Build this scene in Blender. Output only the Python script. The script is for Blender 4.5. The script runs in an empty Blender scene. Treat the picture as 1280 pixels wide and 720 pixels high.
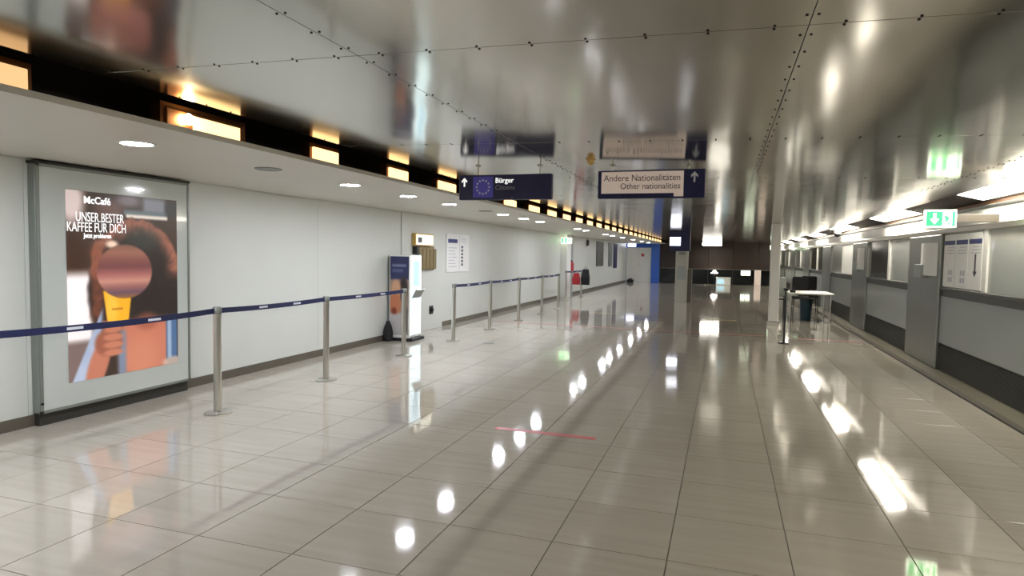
import bpy, math, random
import numpy as np
from mathutils import Matrix, Vector

random.seed(7)
SC = bpy.context.scene
COL = SC.collection

# ------------------------------------------------------------------ camera
F_PX, VPX, VPY, ROLL, EYE = 795.0, 905.0, 317.0, 0.018, 1.5
_p = math.atan2(360 - VPY, F_PX)
_y = math.atan((VPX - 640) / F_PX * math.cos(_p))
_r = Vector((math.cos(_y), math.sin(_y), 0))
_f = Vector((-math.sin(_y) * math.cos(_p), math.cos(_y) * math.cos(_p), -math.sin(_p)))
_u = _r.cross(_f)
_c, _s = math.cos(ROLL), math.sin(ROLL)
R_, U_ = _c * _r + _s * _u, -_s * _r + _c * _u
cam = bpy.data.cameras.new('camera')
cam.sensor_width = 36.0
cam.sensor_fit = 'HORIZONTAL'
cam.lens = 36.0 * F_PX / 1280.0
cam.clip_end = 200
cam_o = bpy.data.objects.new('camera', cam)
cam_o.matrix_world = Matrix(((R_.x, U_.x, -_f.x, 0), (R_.y, U_.y, -_f.y, 0), (R_.z, U_.z, -_f.z, EYE), (0, 0, 0, 1)))
COL.objects.link(cam_o)
SC.camera = cam_o

# ------------------------------------------------------------------ world, exposure
W = bpy.data.worlds.new('world')
SC.world = W
W.use_nodes = True
W.node_tree.nodes['Background'].inputs[0].default_value = (0.55, 0.6, 0.65, 1)
W.node_tree.nodes['Background'].inputs[1].default_value = 0.15
SC.view_settings.view_transform = 'Standard'
SC.view_settings.look = 'None'
SC.view_settings.gamma = 1.0
SC.view_settings.use_curve_mapping = False
SC.view_settings.exposure = 1.2
try:
    SC.cycles.use_denoising = True
    SC.cycles.max_bounces = 10
    SC.cycles.diffuse_bounces = 6
    SC.cycles.glossy_bounces = 6
    SC.cycles.caustics_reflective = True
    SC.cycles.sample_clamp_indirect = 6.0
    SC.cycles.blur_glossy = 0.5
except Exception:
    pass

# lamp strengths (radiance of the fixtures)
L_DOWN, L_TROFFER, L_SLOT, L_KIOSK = 115.0, 10.5, 1.0, .55

ORD = ['first', 'second', 'third', 'fourth', 'fifth', 'sixth', 'seventh', 'eighth', 'ninth', 'tenth', 'eleventh', 'twelfth', 'thirteenth', 'fourteenth', 'fifteenth', 'sixteenth', 'seventeenth', 'eighteenth', 'nineteenth', 'twentieth', 'twenty-first', 'twenty-second']
# key dimensions
XW = -5.40      # left wall
XR = 2.75       # right wall face
S = 2.20        # soffit underside
C = 2.25        # metal ceiling at its right edge
TILT = .0214    # the metal ceiling rises slightly towards the left
def zc(x): return C + TILT * (2.46 - x)
YB, YF = -5.0, 37.0
XE, XM = -3.14, -3.03   # soffit edge, metal ceiling edge

# ------------------------------------------------------------------ helpers
class MB:
    def __init__(s):
        s.v, s.f = [], []
    def add(s, vs, fs):
        n = len(s.v); s.v += [tuple(v) for v in vs]; s.f += [tuple(i + n for i in f) for f in fs]; return s
    def box(s, x0, x1, y0, y1, z0, z1):
        return s.add([(x0, y0, z0), (x1, y0, z0), (x1, y1, z0), (x0, y1, z0), (x0, y0, z1), (x1, y0, z1), (x1, y1, z1), (x0, y1, z1)],
                     [(0, 3, 2, 1), (4, 5, 6, 7), (0, 1, 5, 4), (1, 2, 6, 5), (2, 3, 7, 6), (3, 0, 4, 7)])
    def bbox(s, x0, x1, y0, y1, z0, z1, b=.006):
        # box with every edge chamfered
        xs, ys, zs = (x0, x1), (y0, y1), (z0, z1)
        vs, idx = [], {}
        for i in (0, 1):
            for j in (0, 1):
                for k in (0, 1):
                    sx, sy, sz = (b if i == 0 else -b), (b if j == 0 else -b), (b if k == 0 else -b)
                    p = (xs[i], ys[j], zs[k])
                    for a in range(3):
                        q = [p[0] + sx, p[1] + sy, p[2] + sz]; q[a] = p[a]
                        idx[i, j, k, a] = len(vs); vs.append(q)
        fs = []
        def o(l, c):
            a, b2, c2 = (Vector(vs[l[0]]), Vector(vs[l[1]]), Vector(vs[l[2]]))
            n = (b2 - a).cross(c2 - a)
            m = sum((Vector(vs[q]) for q in l), Vector()) / len(l) - c
            return tuple(l) if n.dot(m) > 0 else tuple(reversed(l))
        cc = Vector(((x0 + x1) / 2, (y0 + y1) / 2, (z0 + z1) / 2))
        for a in range(3):
            for t in (0, 1):
                q = []
                for m, n in ((0, 0), (1, 0), (1, 1), (0, 1)):
                    key = [0, 0, 0]; key[a] = t; key[(a + 1) % 3] = m; key[(a + 2) % 3] = n
                    q.append(idx[tuple(key) + (a,)])
                fs.append(o(q, cc))
        for a in range(3):
            b1, c1 = (a + 1) % 3, (a + 2) % 3
            for m in (0, 1):
                for n in (0, 1):
                    k0 = [0, 0, 0]; k1 = [0, 0, 0]; k0[a] = 0; k1[a] = 1
                    k0[b1] = k1[b1] = m; k0[c1] = k1[c1] = n
                    fs.append(o([idx[tuple(k0) + (b1,)], idx[tuple(k1) + (b1,)], idx[tuple(k1) + (c1,)], idx[tuple(k0) + (c1,)]], cc))
        for i in (0, 1):
            for j in (0, 1):
                for k in (0, 1):
                    fs.append(o([idx[i, j, k, 0], idx[i, j, k, 1], idx[i, j, k, 2]], cc))
        return s.add(vs, fs)
    def lathe(s, cx, cy, prof, n=24, axis='z'):
        vs, fs = [], []
        for r, z in prof:
            for i in range(n):
                a = 2 * math.pi * i / n
                if axis == 'z': vs.append((cx + r * math.cos(a), cy + r * math.sin(a), z))
                elif axis == 'x': vs.append((z, cx + r * math.cos(a), cy + r * math.sin(a)))
                else: vs.append((cx + r * math.sin(a), z, cy + r * math.cos(a)))
        m = len(prof)
        for j in range(m - 1):
            for i in range(n):
                k = (i + 1) % n
                fs.append((j * n + i, j * n + k, (j + 1) * n + k, (j + 1) * n + i))
        fs.append(tuple(reversed(range(n)))); fs.append(tuple(range((m - 1) * n, m * n)))
        return s.add(vs, fs)
    def tube(s, pts, r, n=8):
        pts = [Vector(p) for p in pts]
        vs, fs = [], []
        for i, p in enumerate(pts):
            d = (pts[min(i + 1, len(pts) - 1)] - pts[max(i - 1, 0)]).normalized()
            h = Vector((0, 0, 1)) if abs(d.z) < .9 else Vector((1, 0, 0))
            a = d.cross(h).normalized(); b = d.cross(a)
            for k in range(n):
                t = 2 * math.pi * k / n
                vs.append(p + r * (math.cos(t) * a + math.sin(t) * b))
        for i in range(len(pts) - 1):
            for k in range(n):
                q = (k + 1) % n
                fs.append((i * n + k, (i + 1) * n + k, (i + 1) * n + q, i * n + q))
        fs.append(tuple(range(n))); fs.append(tuple(reversed(range((len(pts) - 1) * n, len(pts) * n))))
        return s.add(vs, fs)
    def prism(s, poly, h0, h1, frame):
        # poly in 2D (a,b) laid in frame (origin, A, B, N)
        o, A, B, N = frame
        n = len(poly)
        vs = [o + A * a + B * b + N * h0 for a, b in poly] + [o + A * a + B * b + N * h1 for a, b in poly]
        fs = [tuple(reversed(range(n))), tuple(range(n, 2 * n))] + [(i, (i + 1) % n, (i + 1) % n + n, i + n) for i in range(n)]
        return s.add(vs, fs)

def tilted(mb):
    mb.v = [(x, y, z + zc(x) - C) for x, y, z in mb.v]
    return mb

def mesh(name, mb, mat, smooth=False):
    me = bpy.data.meshes.new(name)
    me.from_pydata(mb.v, [], mb.f)
    me.update()
    if smooth:
        me.polygons.foreach_set('use_smooth', [True] * len(me.polygons))
        try: me.set_sharp_from_angle(angle=math.radians(40))
        except Exception: pass
    if mat: me.materials.append(mat)
    return me

def obj(name, mb, mat, parent=None, smooth=False):
    o = bpy.data.objects.new(name, mb if isinstance(mb, bpy.types.Mesh) else mesh(name, mb, mat, smooth))
    COL.objects.link(o)
    if parent:
        o.parent = parent
        o.matrix_parent_inverse = Matrix.Translation(-parent.location) if parent.location.length else Matrix()
    return o

def tag(o, label, cat, group=None):
    o['label'] = label; o['category'] = cat
    if group: o['group'] = group
    return o

def thing(name, label, cat, loc=(0, 0, 0), group=None):
    o = bpy.data.objects.new(name, None)
    o.empty_display_size = .1
    o.location = loc
    COL.objects.link(o)
    return tag(o, label, cat, group)

def struct(name, mb, mat, label=None, cat=None):
    o = obj(name, mb, mat)
    o['kind'] = 'structure'
    if label: tag(o, label, cat or 'room')
    return o

def text(name, s, size, origin, A, B, mat, parent, align='LEFT', xs=1.0, depth=.0012, bold=0.0):
    cu = bpy.data.curves.new(name, 'FONT')
    cu.body = s; cu.size = size; cu.align_x = align; cu.extrude = depth; cu.offset = bold; cu.resolution_u = 3
    t = bpy.data.objects.new(name + '_tmp', cu)
    COL.objects.link(t)
    bpy.context.view_layer.update()
    me = bpy.data.meshes.new_from_object(t.evaluated_get(bpy.context.evaluated_depsgraph_get()))
    bpy.data.objects.remove(t); bpy.data.curves.remove(cu)
    A, B = Vector(A), Vector(B); N = A.cross(B); O = Vector(origin)
    M = Matrix(((A.x * xs, B.x, N.x, O.x), (A.y * xs, B.y, N.y, O.y), (A.z * xs, B.z, N.z, O.z), (0, 0, 0, 1)))
    me.transform(M)
    me.materials.clear(); me.materials.append(mat)
    me.name = name
    o = obj(name, me, None, parent)
    o['kind'] = 'stuff'
    return o

def copy_tree(o, parent=None):
    c = o.copy(); COL.objects.link(c)
    if parent:
        c.parent = parent; c.matrix_parent_inverse = o.matrix_parent_inverse.copy()
    for ch in list(o.children):
        copy_tree(ch, c)
    return c

# ------------------------------------------------------------------ materials
def srgb(h):
    v = [int(h[i:i + 2], 16) / 255 for i in (0, 2, 4)]
    return tuple((c / 12.92 if c <= .04045 else ((c + .055) / 1.055) ** 2.4) for c in v)

def pm(name, col, rough=.5, metal=0.0, var=.08, scale=6.0, stretch=(1, 1, 1), bump=0.0, bscale=None, bdist=.01,
       coat=0.0, emis=None, estr=0.0, ior=1.5, alpha=1.0, trans=0.0, rvar=0.0):
    if isinstance(col, str): col = srgb(col)
    m = bpy.data.materials.new(name); m.use_nodes = True
    nt = m.node_tree; N = nt.nodes; K = nt.links
    b = N['Principled BSDF']
    tc = N.new('ShaderNodeTexCoord'); mp = N.new('ShaderNodeMapping'); nz = N.new('ShaderNodeTexNoise')
    mp.inputs['Scale'].default_value = stretch
    K.new(tc.outputs['Object'], mp.inputs[0]); K.new(mp.outputs[0], nz.inputs['Vector'])
    nz.inputs['Scale'].default_value = scale; nz.inputs['Detail'].default_value = 4
    mx = N.new('ShaderNodeMix'); mx.data_type = 'RGBA'
    mx.inputs[6].default_value = tuple(c * (1 - var) for c in col) + (1,)
    mx.inputs[7].default_value = tuple(min(1, c * (1 + var)) for c in col) + (1,)
    K.new(nz.outputs['Fac'], mx.inputs[0]); K.new(mx.outputs[2], b.inputs['Base Color'])
    b.inputs['Roughness'].default_value = rough; b.inputs['Metallic'].default_value = metal
    b.inputs['IOR'].default_value = ior
    if rvar:
        mr = N.new('ShaderNodeMapRange'); mr.inputs['To Min'].default_value = max(0, rough - rvar); mr.inputs['To Max'].default_value = rough + rvar
        K.new(nz.outputs['Fac'], mr.inputs['Value']); K.new(mr.outputs[0], b.inputs['Roughness'])
    if coat: b.inputs['Coat Weight'].default_value = coat; b.inputs['Coat Roughness'].default_value = .03
    if trans: b.inputs['Transmission Weight'].default_value = trans
    if emis:
        if isinstance(emis, str): emis = srgb(emis)
        b.inputs['Emission Color'].default_value = tuple(emis) + (1,); b.inputs['Emission Strength'].default_value = estr
    if bump:
        n2 = N.new('ShaderNodeTexNoise'); n2.inputs['Scale'].default_value = bscale or scale
        n2.inputs['Detail'].default_value = 2
        K.new(mp.outputs[0], n2.inputs['Vector'])
        bp = N.new('ShaderNodeBump'); bp.inputs['Strength'].default_value = bump; bp.inputs['Distance'].default_value = bdist
        K.new(n2.outputs['Fac'], bp.inputs['Height']); K.new(bp.outputs[0], b.inputs['Normal'])
    return m

def floor_mat():
    m = bpy.data.materials.new('polished_tile'); m.use_nodes = True
    nt = m.node_tree; N = nt.nodes; K = nt.links; b = N['Principled BSDF']
    g = N.new('ShaderNodeNewGeometry')
    mp = N.new('ShaderNodeMapping'); mp.inputs['Scale'].default_value = (1.2, 16, 1)
    K.new(g.outputs['Position'], mp.inputs[0])
    n1 = N.new('ShaderNodeTexNoise'); n1.inputs['Scale'].default_value = 1.0; n1.inputs['Detail'].default_value = 5
    K.new(mp.outputs[0], n1.inputs['Vector'])
    # value per tile from the tile index
    mp2 = N.new('ShaderNodeMapping'); mp2.inputs['Location'].default_value = (.22 / .585, -3.16 / .59, 0); mp2.inputs['Scale'].default_value = (1 / .585, 1 / .59, 0)
    K.new(g.outputs['Position'], mp2.inputs[0])
    fl = N.new('ShaderNodeVectorMath'); fl.operation = 'FLOOR'; K.new(mp2.outputs[0], fl.inputs[0])
    wn = N.new('ShaderNodeTexWhiteNoise'); K.new(fl.outputs[0], wn.inputs['Vector'])
    ad = N.new('ShaderNodeMath'); ad.operation = 'MULTIPLY_ADD'; ad.inputs[1].default_value = .25
    K.new(wn.outputs['Value'], ad.inputs[0]); K.new(n1.outputs['Fac'], ad.inputs[2])
    cr = N.new('ShaderNodeValToRGB')
    cr.color_ramp.elements[0].position = .3; cr.color_ramp.elements[0].color = FLOOR_A + (1,)
    cr.color_ramp.elements[1].position = .9; cr.color_ramp.elements[1].color = FLOOR_B + (1,)
    K.new(ad.outputs[0], cr.inputs[0]); K.new(cr.outputs[0], b.inputs['Base Color'])
    b.inputs['Roughness'].default_value = .055
    b.inputs['IOR'].default_value = 1.9
    n3 = N.new('ShaderNodeTexNoise'); n3.inputs['Scale'].default_value = 2.2; n3.inputs['Detail'].default_value = 1
    K.new(g.outputs['Position'], n3.inputs['Vector'])
    bp = N.new('ShaderNodeBump'); bp.inputs['Strength'].default_value = .05; bp.inputs['Distance'].default_value = .02
    K.new(n3.outputs['Fac'], bp.inputs['Height']); K.new(bp.outputs[0], b.inputs['Normal'])
    return m

FLOOR_A, FLOOR_B = (.415, .378, .315), (.485, .448, .385)

def metal_ceiling_mat():
    m = bpy.data.materials.new('brushed_ceiling_metal'); m.use_nodes = True
    nt = m.node_tree; N = nt.nodes; K = nt.links; b = N['Principled BSDF']
    g = N.new('ShaderNodeNewGeometry')
    b.inputs['Metallic'].default_value = 1.0
    nz = N.new('ShaderNodeTexNoise'); nz.inputs['Scale'].default_value = 1.5
    K.new(g.outputs['Position'], nz.inputs['Vector'])
    mx = N.new('ShaderNodeMix'); mx.data_type = 'RGBA'
    mx.inputs[6].default_value = (.45, .44, .395, 1); mx.inputs[7].default_value = (.51, .50, .455, 1)
    K.new(nz.outputs['Fac'], mx.inputs[0]); K.new(mx.outputs[2], b.inputs['Base Color'])
    b.inputs['Roughness'].default_value = .125
    mp = N.new('ShaderNodeMapping'); mp.inputs['Scale'].default_value = (1.3, .7, 1)
    K.new(g.outputs['Position'], mp.inputs[0])
    n1 = N.new('ShaderNodeTexNoise'); n1.inputs['Scale'].default_value = 1.5; n1.inputs['Detail'].default_value = 1
    K.new(mp.outputs[0], n1.inputs['Vector'])
    bp = N.new('ShaderNodeBump'); bp.inputs['Strength'].default_value = .25; bp.inputs['Distance'].default_value = .02
    K.new(n1.outputs['Fac'], bp.inputs['Height']); K.new(bp.outputs[0], b.inputs['Normal'])
    return m

def print_mat(name, estr=0.0, rough=.3, coat=0.0):
    m = bpy.data.materials.new(name); m.use_nodes = True
    nt = m.node_tree; N = nt.nodes; K = nt.links; b = N['Principled BSDF']
    a = N.new('ShaderNodeAttribute'); a.attribute_name = 'ink'
    K.new(a.outputs['Color'], b.inputs['Base Color'])
    b.inputs['Roughness'].default_value = rough
    if coat: b.inputs['Coat Weight'].default_value = coat; b.inputs['Coat Roughness'].default_value = .02
    if estr:
        K.new(a.outputs['Color'], b.inputs['Emission Color']); b.inputs['Emission Strength'].default_value = estr
    return m

M = dict(
    tile=floor_mat(), grout=pm('grout', (.15, .135, .11), .7, var=.2),
    ceil=metal_ceiling_mat(),
    wall=pm('white_wall_panel', 'd3d6d1', .42, var=.03, scale=2),
    soffit=pm('soffit_paint', 'cfccc2', .45, var=.03, scale=2),
    base=pm('baseboard_grey', '5c564c', .35, var=.1),
    dark=pm('dark_recess', '1a130d', .7, var=.3),
    rivet=pm('dark_rivet', '26231f', .4, 1.0),
    steel=pm('brushed_steel', 'b9b7ae', .28, 1.0, var=.06, scale=3, stretch=(12, 12, .6)),
    steel_post=pm('post_steel', 'd2d0ca', .28, 1.0, var=.015, scale=3, stretch=(20, 20, .6)),
    steel_wall=pm('pilaster_steel', '8b8d88', .35, 1.0, var=.07, scale=2, stretch=(6, 6, .4)),
    panel=pm('light_grey_panel', '9ea3a2', .32, 0.25, var=.05, scale=2),
    pane=pm('frosted_pane', 'a6aaa5', .22, 0.0, var=.05, scale=1.5, coat=.4),
    pane_dark=pm('dark_pane', '51544f', .12, 0.0, var=.15, scale=1.5, coat=.6),
    white=pm('white_lacquer', 'e4e4df', .35, var=.03),
    paper=pm('white_paper', 'e8e8e6', .6, var=.02),
    sill=pm('dark_sill', '3a3b38', .4, var=.12, scale=4),
    grille=pm('grille_black', '55554f', .45, 0.3, var=.15),
    kerb=pm('kerb_stone', '7e7a6c', .3, var=.1, scale=5),
    kerbline=pm('kerb_dark_strip', '2a2622', .5),
    navy=pm('navy_belt', '141d4a', .6, var=.1, scale=30),
    navy_sign=pm('navy_sign', '12174a', .45, var=.06),
    navy_print=pm('navy_print', '27316e', .5, var=.05),
    violet=pm('flag_violet', '5653c8', .45, var=.08, scale=14),
    black=pm('black_plastic', '15151a', .4, var=.15),
    blackmatte=pm('black_cloth', '18181c', .8, var=.2, scale=20),
    red=pm('red_tape', 'c0383a', .35, var=.08, coat=.3),
    redplastic=pm('red_plastic', 'b02a35', .4, var=.08),
    yellow=pm('yellow_tape', 'c8b55a', .4, var=.06),
    blue=pm('blue_paint', '2a62c8', .4, var=.06),
    teal=pm('teal_plastic', '12303c', .45, var=.1),
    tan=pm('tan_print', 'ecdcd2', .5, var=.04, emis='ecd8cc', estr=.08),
    brown_ink=pm('brown_ink', '47303a', .5),
    grey_ink=pm('grey_ink', '5d5f68', .6),
    sign_grey=pm('sign_grey_ink', '8d909c', .6),
    pale_ink=pm('pale_ink', 'b9bbc6', .6),
    white_ink=pm('white_ink', 'f2f2f2', .5, emis='ffffff', estr=.35),
    white_ink_dull=pm('white_ink_dull', 'd5d8e2', .5),
    brown_wall=pm('dark_brown_wall', '2a1c14', .55, var=.15, scale=2),
    glass_black=pm('black_glass', '0b1012', .08, var=.2),
    concrete=pm('grey_column', 'b4b3aa', .5, var=.06, scale=4),
    gold=pm('brass', 'c9a86a', .3, .8),
    wood_slot=pm('gold_slot', '8a7a55', .4, .4, var=.1),
    green=pm('exit_green', '12a850', .4, emis='1fc860', estr=1.1),
    exit_white=pm('exit_white', 'f4ffe8', .4, emis='f2ffe0', estr=1.5),
    lens=pm('downlight_lens', 'ffffff', .4, emis='f3f6ff', estr=L_DOWN),
    lens_off=pm('downlight_off', '5f5f5a', .3),
    troffer=pm('troffer_diffuser', 'ffffff', .4, emis='fff6e6', estr=L_TROFFER),
    slot=pm('warm_diffuser', 'ffe0b0', .4, emis=(1.0, .63, .27), estr=L_SLOT),
    slot_lit_copper=pm('lit_copper_glow', 'c08048', .4, emis=(1.0, .6, .28), estr=L_SLOT * .45),  # copper panel; lamplight falling on it is put in as emission
    slot_hot=pm('warm_lamp', 'ffe8c8', .4, emis=(1.0, .74, .42), estr=L_SLOT * 40.0),
    slot_copper=pm('copper_housing', '7a4f2c', .35, .7, var=.1),
    kiosk_lit=pm('kiosk_lit_panel', 'eafaff', .3, emis=(.74, .95, 1.0), estr=L_KIOSK),
    panel_lit=pm('warm_light_panel', 'fff6e8', .4, emis=(1.0, .93, .84), estr=6.0),
    sign_lit=pm('cool_light_panel', 'f0f0ff', .4, emis=(.86, .88, 1.0), estr=2.2),
    rack_lit=pm('rack_lit_sign', 'f6f2da', .4, emis=(1.0, .96, .82), estr=.5),
    screen=pm('pale_blue_screen', 'b8d8f0', .3, emis=(.5, .78, .85), estr=.3),
    print_backlit=print_mat('backlit_print', .22, .3),
    print_plain=print_mat('plain_print', .0, .4),
    glass_frame=pm('silver_glass_border', 'c6ccc8', .12, 0.0, var=.04, scale=2, coat=.6),
    frame=pm('aluminium_frame', '9aa09c', .3, .8, var=.06, scale=3),
    frame_dark=pm('dark_frame', '868b87', .4, .5, var=.06),
    plinth=pm('dark_plinth', '2e2c27', .5, var=.12),
)

def painted(name, fn, nu, nv, O, A, B, wA, hB, mat, parent):
    """flat print: a fine grid whose ink colour is computed from (u, v), v downwards"""
    O, A, B = Vector(O), Vector(A), Vector(B)
    u = np.linspace(0, 1, nu + 1); v = np.linspace(0, 1, nv + 1)
    U, V = np.meshgrid(u, v)
    col = np.clip(fn(U, V), 0, 1)
    col = np.where(col <= .04045, col / 12.92, ((col + .055) / 1.055) ** 2.4)
    vs = [tuple(O + A * (wA * a) + B * (hB * (1 - b))) for b in v for a in u]
    fs = []
    for j in range(nv):
        for i in range(nu):
            q = j * (nu + 1) + i
            fs.append((q, q + nu + 1, q + nu + 2, q + 1))
    me = bpy.data.meshes.new(name); me.from_pydata(vs, [], fs)
    at = me.color_attributes.new('ink', 'FLOAT_COLOR', 'POINT')
    d = np.ones((len(vs), 4), np.float32); d[:, :3] = col.reshape(-1, 3)
    at.data.foreach_set('color', d.ravel())
    me.materials.append(mat); me.update()
    return obj(name, me, None, parent)

def blend(c, w, rgb):
    w = np.clip(w, 0, 1)[..., None]
    return c * (1 - w) + np.array(rgb) / 255.0 * w
def ss(a, b, x):
    t = np.clip((x - a) / (b - a), 0, 1); return t * t * (3 - 2 * t)
def ell(U, V, cx, cy, rx, ry, soft=.2, rot=0):
    c, s = math.cos(rot), math.sin(rot)
    x, y = (U - cx), (V - cy)
    d = np.sqrt(((x * c + y * s) / rx) ** 2 + ((-x * s + y * c) / ry) ** 2)
    return 1 - ss(1 - soft, 1 + soft, d)
def rct(U, V, x0, x1, y0, y1, s=.02):
    return ss(x0 - s, x0 + s, U) * (1 - ss(x1 - s, x1 + s, U)) * ss(y0 - s, y0 + s, V) * (1 - ss(y1 - s, y1 + s, V))
def nse(U, V, f, seed):
    r = np.random.RandomState(seed); o = 0
    for k in range(6):
        a, b, p = r.uniform(-f, f), r.uniform(-f, f), r.uniform(0, 6.28)
        o = o + np.sin(a * U + b * V + p)
    return o / 6

# ================================================================== STRUCTURE
# floor: grout bed with tiles laid on it
TX, TY, X0, Y0 = .585, .59, -.22, 3.16
floor = struct('floor', MB().box(XW - .2, 3.6, YB - .2, YF + .4, -.15, -.0035), M['grout'],
               'glossy beige floor tiles with dark joints running down the hall', 'floor')
g = .0028
def tile_mb(mb, x0, x1, y0, y1):
    c = .0006
    return mb.add([(x0 + g, y0 + g, -.02), (x1 - g, y0 + g, -.02), (x1 - g, y1 - g, -.02), (x0 + g, y1 - g, -.02),
                   (x0 + g, y0 + g, -c), (x1 - g, y0 + g, -c), (x1 - g, y1 - g, -c), (x0 + g, y1 - g, -c),
                   (x0 + g + c, y0 + g + c, 0), (x1 - g - c, y0 + g + c, 0), (x1 - g - c, y1 - g - c, 0), (x0 + g + c, y1 - g - c, 0)],
                  [(0, 1, 5, 4), (1, 2, 6, 5), (2, 3, 7, 6), (3, 0, 4, 7), (4, 5, 9, 8), (5, 6, 10, 9), (6, 7, 11, 10), (7, 4, 8, 11), (8, 9, 10, 11)])
def project(p):
    q = Vector(p) - Vector((0, 0, EYE)); d = q.dot(_f)
    if d < .2: return None
    return 640 + F_PX * q.dot(R_) / d, 360 - F_PX * q.dot(U_) / d
cells = []
for i in range(-9, 5):
    for j in range(int((YB - Y0) / TY) - 1, int((YF - Y0) / TY) + 1):
        x0, y0 = X0 + i * TX, Y0 + j * TY
        q = [project((x0 + a * TX, y0 + b * TY, 0)) for a, b in ((0, 0), (1, 0), (1, 1), (0, 1))]
        area = 0
        if all(q):
            xs = [min(1280, max(0, a[0])) for a in q]; ys = [min(720, max(0, a[1])) for a in q]
            area = abs(sum(xs[k] * ys[(k + 1) % 4] - xs[(k + 1) % 4] * ys[k] for k in range(4))) / 2
        cells.append((area, x0, y0))
cells.sort(key=lambda c: -c[0])
tile_me = mesh('tile', tile_mb(MB(), 0, TX, 0, TY), M['tile'])
for a, x0, y0 in cells[:300]:
    t = obj('tile', tile_me, None, floor); t.location = (x0, y0, 0)
rest = MB()
for a, x0, y0 in cells[300:]:
    tile_mb(rest, x0, x0 + TX, y0, y0 + TY)
fo = obj('tile_field', rest, M['tile'], floor); fo['kind'] = 'stuff'

# left wall, baseboard
wl = struct('wall_left', MB().box(XW - .2, XW - .012, YB, YF + .3, 0, 2.9), M['wall'], 'white panelled wall behind the queue barriers', 'wall')
ypan = [YB, -2.4, .6, 3.66, 5.27, 7.6, 10.0, 11.72, 13.9, 16.6, 19.3, 21.8, 23.3, 24.9, 27.6, 30.4, 33.2, YF]
for a, b in zip(ypan[:-1], ypan[1:]):
    obj('wall_panel', MB().bbox(XW - .012, XW, a + .0015, b - .0015, .09, S - .001, .0015), M['wall'], wl)
bb = struct('baseboard_left', MB().box(XW - .01, XW + .012, YB, 10.0, 0, .095).box(XW - .01, XW + .012, 11.72, YF, 0, .095), M['base'],
            'low dark grey skirting at the foot of the white wall', 'baseboard')
# pilaster behind the leaflet rack, and the far white pilaster
pl = struct('wall_pilaster', MB().bbox(XW, -5.382, 10.0, 11.72, 0, S, .004), M['wall'], 'white wall projection beside the tall display stand', 'wall')
pf = struct('wall_pilaster', MB().bbox(XW, -5.18, 21.5, 22.15, 0, S, .004), M['white'], 'narrow bright white pilaster under the distant exit sign', 'wall')

# soffit over the left side
so = struct('ceiling_left', MB().box(XW - .2, XE - .018, YB, YF, S, S + .02), M['soffit'], 'pale flat soffit with round lights along the left wall', 'ceiling')
obj('edge_trim', MB().box(XE - .018, XE, YB, YF, S - .004, S + .03), M['soffit'], so)
# light slot between soffit and metal ceiling
sl = struct('ceiling_slot', MB().box(-3.75, -3.70, YB, YF, S + .02, 2.72).box(-3.75, XM + .03, YB, YF, 2.70, 2.74).box(XM + .006, XM + .03, YB, YF, zc(XM) + .02, 2.70),
            M['dark'], 'dark open slot between soffit and metal ceiling', 'ceiling')

# metal ceiling of riveted panels
ce = struct('ceiling', tilted(MB().box(XM, 2.46, YB, YF, C + .016, C + .05)), M['dark'], 'shiny metal ceiling of riveted panels reflecting the lights', 'ceiling')
xs = [XM, -1.52, .247, 2.01, 2.46]
pan_cache = {}
ys = [2.42 + 2.2 * k for k in range(-4, 16)] + [YF]
ys[0] = YB
for k in range(len(ys) - 1):
    for i in range(4):
        a, b = ys[k], ys[k + 1]
        x0, x1 = xs[i], xs[i + 1]
        key = (i, round(b - a, 3))
        if key not in pan_cache:
            pan_cache[key] = mesh('ceiling_panel', tilted(MB().bbox(x0 + .0015, x1 - .0015, .0026, b - a - .0026, C, C + .016, .001)), M['ceil'])
        p = obj('ceiling_panel', pan_cache[key], None, ce); p.location = (0, a, 0)
        if -.1 < a < 9 or (a < 0 < b):
            rk = ('r', i, round(b - a, 3))
            if rk not in pan_cache:
                rv = MB()
                n = max(2, int((x1 - x0) / .2))
                for q in range(n):
                    cx = x0 + (q + .5) * (x1 - x0) / n
                    for yy in (.016, b - a - .016):
                        rv.lathe(cx, yy, [(.0055, C), (.005, C - .0025), (.003, C - .0035)], 7)
                n = int((b - a) / .2)
                for q in range(n):
                    cy = (q + .5) * (b - a) / n
                    for xx in (x0 + .018, x1 - .018):
                        rv.lathe(xx, cy, [(.0055, C), (.005, C - .0025), (.003, C - .0035)], 7)
                pan_cache[rk] = mesh('rivets', tilted(rv), M['rivet'])
            r = obj('rivets', pan_cache[rk], None, p); r.matrix_parent_inverse = Matrix(); r['kind'] = 'stuff'

# right wall: backing, kerb, bays between steel pilasters
wr = struct('wall_right', MB().box(XR + .06, XR + .2, YB, YF + .3, 0, 2.9), M['sill'], 'right wall of grey panels, grilles and windows between steel pilasters', 'wall')
kb = struct('trim_1', MB().box(2.535, 3.0, YB, YF, 0, .06), M['kerb'], 'low stone kerb along the foot of the right wall', 'kerb')
obj('dark_strip', MB().box(2.525, 2.536, YB, YF, 0, .012), M['kerbline'], kb)  # thin dark strip along the foot of the kerb
PER, P0 = 4.6, 9.83       # pilaster pitch and near end of the first one in view
def slat_mesh(y0, y1):
    mb = MB().box(XR + .03, XR + .05, y0, y1, .06, .41)
    z = .075
    while z < .40:
        mb.add([(XR + .004, y0, z), (XR + .004, y1, z), (XR + .03, y1, z + .014), (XR + .03, y0, z + .014),
                (XR + .004, y0, z + .004), (XR + .004, y1, z + .004), (XR + .03, y1, z + .018), (XR + .03, y0, z + .018)],
               [(0, 1, 2, 3), (7, 6, 5, 4), (0, 4, 5, 1), (3, 2, 6, 7), (0, 3, 7, 4), (1, 5, 6, 2)])
        z += .0235
    return mb
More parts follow.
